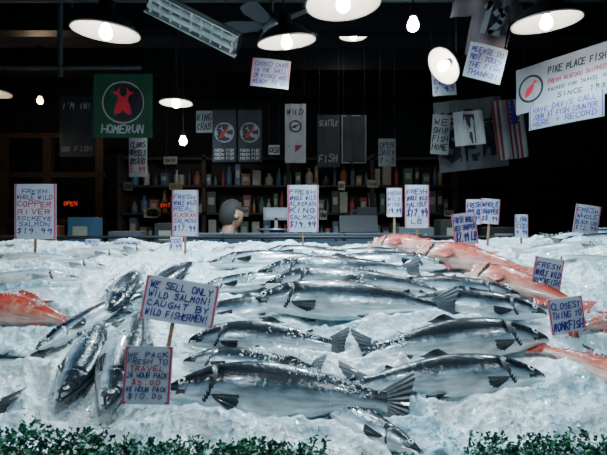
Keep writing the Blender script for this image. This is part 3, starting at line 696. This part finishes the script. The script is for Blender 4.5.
for z in (1.436,1.796,2.156):
    x=-2.3
    while x<1.86:
        w=U(.05,.13); h=U(.12,.30)
        if R()<.5: mb.box((x+w/2,6.26,z+h/2),(w*.9,.12,h),random.randrange(8)); mb.box((x+w/2,6.197,z+h*.55),(w*.6,.004,h*.35),2)
        else:
            r_=w*.42; mb.lathe([(r_*.9,0),(r_,.01),(r_,h*.6),(r_*.4,h*.8),(r_*.38,h*.95),(r_*.45,h*.96),(r_*.45,h),(.001,h)],c=(x+w/2,6.26,z),seg=14,mat=random.randrange(8))
        x+=w+U(0,.05)
for k in range(18):
    x=U(-2.3,1.9); z=random.choice((1.78,2.14,2.5))+U(-.03,.03); w=U(.08,.18); h=U(.08,.14)
    mb.box((x,6.126,z),(w,.003,h),random.choice((2,2,1,4,3))); text(mb,random.choice(('SALE','CRAB','5.99','FRESH')),x-w*.4,x+w*.4,z-h*.2,h*.4,6.1235,6,.2)
mb.obj("shelf_jars_and_boxes",goods)
mb=MB(); mb.box((0,0,.03),(.34,.3,.06),0); mb.box((0,.02,.11),(.06,.06,.12),0); mb.lathe([(.001,.17),(.17,.17),(.18,.19),(.17,.18),(.001,.178)],seg=28,mat=0); mb.box((0,.17,.34),(.26,.03,.13),0); mb.box((0,.152,.34),(.2,.006,.08),1); mb.box((0,.17,.2),(.03,.03,.3),0)
mb.obj("weighing_scale",[M['steel'],pmat("scale_dial",(.3,.33,.35),.4)],loc=(-.28,4.65,1.40))
mb=MB(); mb.box((0,0,.06),(.42,.4,.12),0); mb.box((0,.08,.2),(.38,.2,.18),0,Matrix.Rotation(-.4,3,'X').to_4x4()); mb.box((.1,.14,.36),(.2,.05,.1),0)
for i in range(5):
    for j in range(4): mb.box((-.14+i*.05,-.14+j*.045,.125),(.035,.03,.014),1)
mb.obj("cash_register",[M['darkmetal'],goods[2]],loc=(.55,4.7,1.40))
mb=MB(); 
for (x,y,w,h,mi) in ((-2.6,4.7,.3,.22,0),(-2.2,4.75,.24,.30,3),(-1.75,4.7,.3,.16,1),(-1.35,4.7,.2,.24,6),(1.1,4.7,.34,.2,1),(1.5,4.75,.3,.28,6),(1.95,4.7,.3,.2,6)):
    mb.box((x,y,1.402+h/2),(w,.24,h),mi); mb.box((x,y-.123,1.402+h/2),(w*.6,.004,h*.4),2); mb.box((x,y,1.402+h),(w*1.02,.06,.004),2)
mb.obj("cartons",goods)
mb=MB(); 
for k in range(14): mb.lathe([(.028,0),(.036,.1),(.038,.102),(.034,.1),(.001,.01)],c=(-1.05+.085*(k%7),4.6+.09*(k//7),1.402),seg=16,mat=2)
mb.obj("paper_cups",goods)
mb=MB()
for k in range(6):
    x=-.75+k*.30; mb.box((x,3.58,1.50),(.27,.2,.10),0); mb.box((x,3.58,1.552),(.29,.22,.012),1)
mb.box((0,3.58,1.44),(2.2,.26,.02),1); mb.box((-.95,3.62,.715),(.05,.05,1.43),1); mb.box((.95,3.62,.715),(.05,.05,1.43),1)
mb.obj("storage_bins",[pmat("bin_blue",(.035,.06,.10),.5),pmat("bin_lid",(.08,.10,.13),.5)])
mb=MB(); mb.box((0,0,0),(.26,.05,.11),0); text(mb,'OPEN',-.1,.1,-.03,.06,-.03,1,.18,.05); mb.tube([(0,0,.05),(0,0,1.95)],.004,0); mb.obj("neon_sign",[M['darkmetal'],M['redglow']],loc=(-3.4,6.9,1.95))
mb=MB(); mb.box((0,0,0),(.18,.05,.08),0); text(mb,'EXIT',-.06,.06,-.02,.04,-.03,1,.18,.05); mb.tube([(0,0,.04),(0,0,2.0)],.004,0); mb.obj("exit_sign",[M['darkmetal'],M['redglow']],loc=(-1.72,5.9,1.88))
mb=MB()
for x in (-4.6,-3.9,-3.1): mb.box((x,7.2,1.5),(.12,.12,3.0),0)
for z in (1.0,1.7,2.4,3.0): mb.box((-3.85,7.2,z),(1.7,.10,.08),0)
mb.obj("stall_frame",[pmat("stall_wood",(.07,.04,.028),.7,var=.3,nscale=8)])

# ------------------------------------------------------------ fishmonger behind the display, turned to the rear counter (only the head and shoulders show over the rail)
def skin(name,verts,edges,radii,mat,root=0,parent=None,sub=2):
    me=bpy.data.meshes.new(name); me.from_pydata(verts,edges,[]); me.materials.append(mat)
    o=bpy.data.objects.new(name,me); scene.collection.objects.link(o)
    o.modifiers.new("skin",'SKIN'); sm=o.modifiers.new("sub",'SUBSURF'); sm.levels=sub; sm.render_levels=sub
    for i,r_ in enumerate(radii): me.skin_vertices[0].data[i].radius=(r_ if isinstance(r_,tuple) else (r_,r_)); 
    me.skin_vertices[0].data[root].use_root=True
    for p in me.polygons: p.use_smooth=True
    if parent: o.parent=parent
    return o
em=bpy.data.objects.new("fishmonger",None); scene.collection.objects.link(em); em.location=(-.62,3.95,0.0); em.rotation_euler=(0,0,math.pi-.9); em.scale=(1.06,1.06,1.06)
shirt=pmat("fleece",(.05,.06,.085),.9,var=.2); trous=pmat("trousers",(.02,.02,.025),.9); skinm=pmat("skin",(.30,.16,.11),.5,var=.1); hair=pmat("hair",(.012,.010,.010),.8)
V=[(0,0,.95),(0,0,1.12),(0,-.01,1.30),(0,-.01,1.40),(0,-.01,1.47),
   (-.19,0,1.38),(-.25,-.02,1.12),(-.20,-.22,1.06),(.19,0,1.38),(.25,-.02,1.12),(.20,-.22,1.06)]
E=[(0,1),(1,2),(2,3),(3,4),(3,5),(5,6),(6,7),(3,8),(8,9),(9,10)]
skin("torso",V,E,[(.17,.11),(.15,.10),(.17,.11),(.12,.08),.055,.065,.05,.038,.065,.05,.038],shirt,0,em)
V=[(0,0,.95),(-.09,0,.88),(-.10,-.01,.50),(-.10,0,.09),(-.10,-.13,.04),(.09,0,.88),(.10,-.01,.50),(.10,0,.09),(.10,-.13,.04)]
skin("legs",V,[(0,1),(1,2),(2,3),(3,4),(0,5),(5,6),(6,7),(7,8)],[(.16,.11),.09,.06,.045,.04,.09,.06,.045,.04],trous,0,em)
for sx in (-1,1):
    V=[(sx*.20,-.21,1.06),(sx*.19,-.28,1.04),(sx*.19,-.32,1.035)]; E=[(0,1),(1,2)]; rr=[.03,(.036,.018),(.036,.016)]
    for f in range(4):
        b=len(V); x=sx*(.163+f*.018); l=(.055,.066,.06,.048)[f]
        V+=[(x,-.335,1.035),(x,-.335-l*.5,1.03),(x,-.335-l,1.015)]; E+=[(2,b),(b,b+1),(b+1,b+2)]; rr+=[.009,.0085,.007]
    b=len(V); V+=[(sx*.155,-.28,1.035),(sx*.135,-.315,1.03),(sx*.13,-.34,1.02)]; E+=[(1,b),(b,b+1),(b+1,b+2)]; rr+=[.012,.010,.008]
    skin("hand_%d"%(1 if sx<0 else 2),V,E,rr,skinm,0,em)
mb=MB(); nu,nv=32,24; vs=[]
for j in range(nv+1):
    ph=-math.pi/2+math.pi*j/nv
    for i in range(nu):
        th=2*math.pi*i/nu; x=math.cos(ph)*math.sin(th); y=-math.cos(ph)*math.cos(th); z=math.sin(ph)
        X=x*.076*(1-.22*max(0,-z)); Y=y*.095; Z=z*.118
        if y<0:
            Y-= .022*math.exp(-((x/.16)**2+((z+.12)/.16)**2)) - .008*math.exp(-(((abs(x)-.38)/.16)**2+((z-.08)/.12)**2))
            Y-= .006*math.exp(-((x/.3)**2+((z+.45)/.08)**2))+.008*math.exp(-((x/.3)**2+((z+.78)/.15)**2))
        vs.append((X,Y,Z))
fcs=[(j*nu+i,j*nu+(i+1)%nu,(j+1)*nu+(i+1)%nu,(j+1)*nu+i) for j in range(nv) for i in range(nu)]
mb.add(vs,fcs,0,smooth=True)
for sx in (-1,1):
    mb.lathe([(.001,.012),(.015,.010),(.026,.0),(.02,-.008)],c=(sx*.078,.01,-.005),seg=16,mtx=Matrix.Rotation(sx*math.pi/2,4,'Y'))
    mb.lathe([(.001,.007),(.008,.004),(.011,0)],c=(sx*.029,-.083,.012),seg=12,mat=2,mtx=Matrix.Rotation(math.pi/2,4,'X'))
hv=[Vector(p)*1.10+Vector((0,.008,.006)) for p in vs]; hf=[f for f in fcs if (sum(vs[i][2] for i in f)/4>.045 or sum(vs[i][1] for i in f)/4>.015 and sum(vs[i][2] for i in f)/4>-.07)]
mb.add(hv,hf,1,smooth=True)
mb.tube([(0,.01,-.17),(0,.005,-.08)],.05,0,16)
ho=mb.obj("head",[skinm,hair,EYEB],loc=(0,-.02,1.60)); ho.parent=em; ho.rotation_euler=(.25,0,.1)

# ------------------------------------------------------------ world + camera
w=bpy.data.worlds.new("World"); scene.world=w; w.use_nodes=True
bg=w.node_tree.nodes["Background"]; bg.inputs[0].default_value=(.25,.66,.95,1); bg.inputs[1].default_value=.055
cd=bpy.data.cameras.new("camera"); cd.lens=27.9; cd.sensor_width=36; cam=bpy.data.objects.new("camera",cd)
cam.location=(0,0,1.6); cam.rotation_euler=(math.radians(90),0,0); scene.collection.objects.link(cam); scene.camera=cam
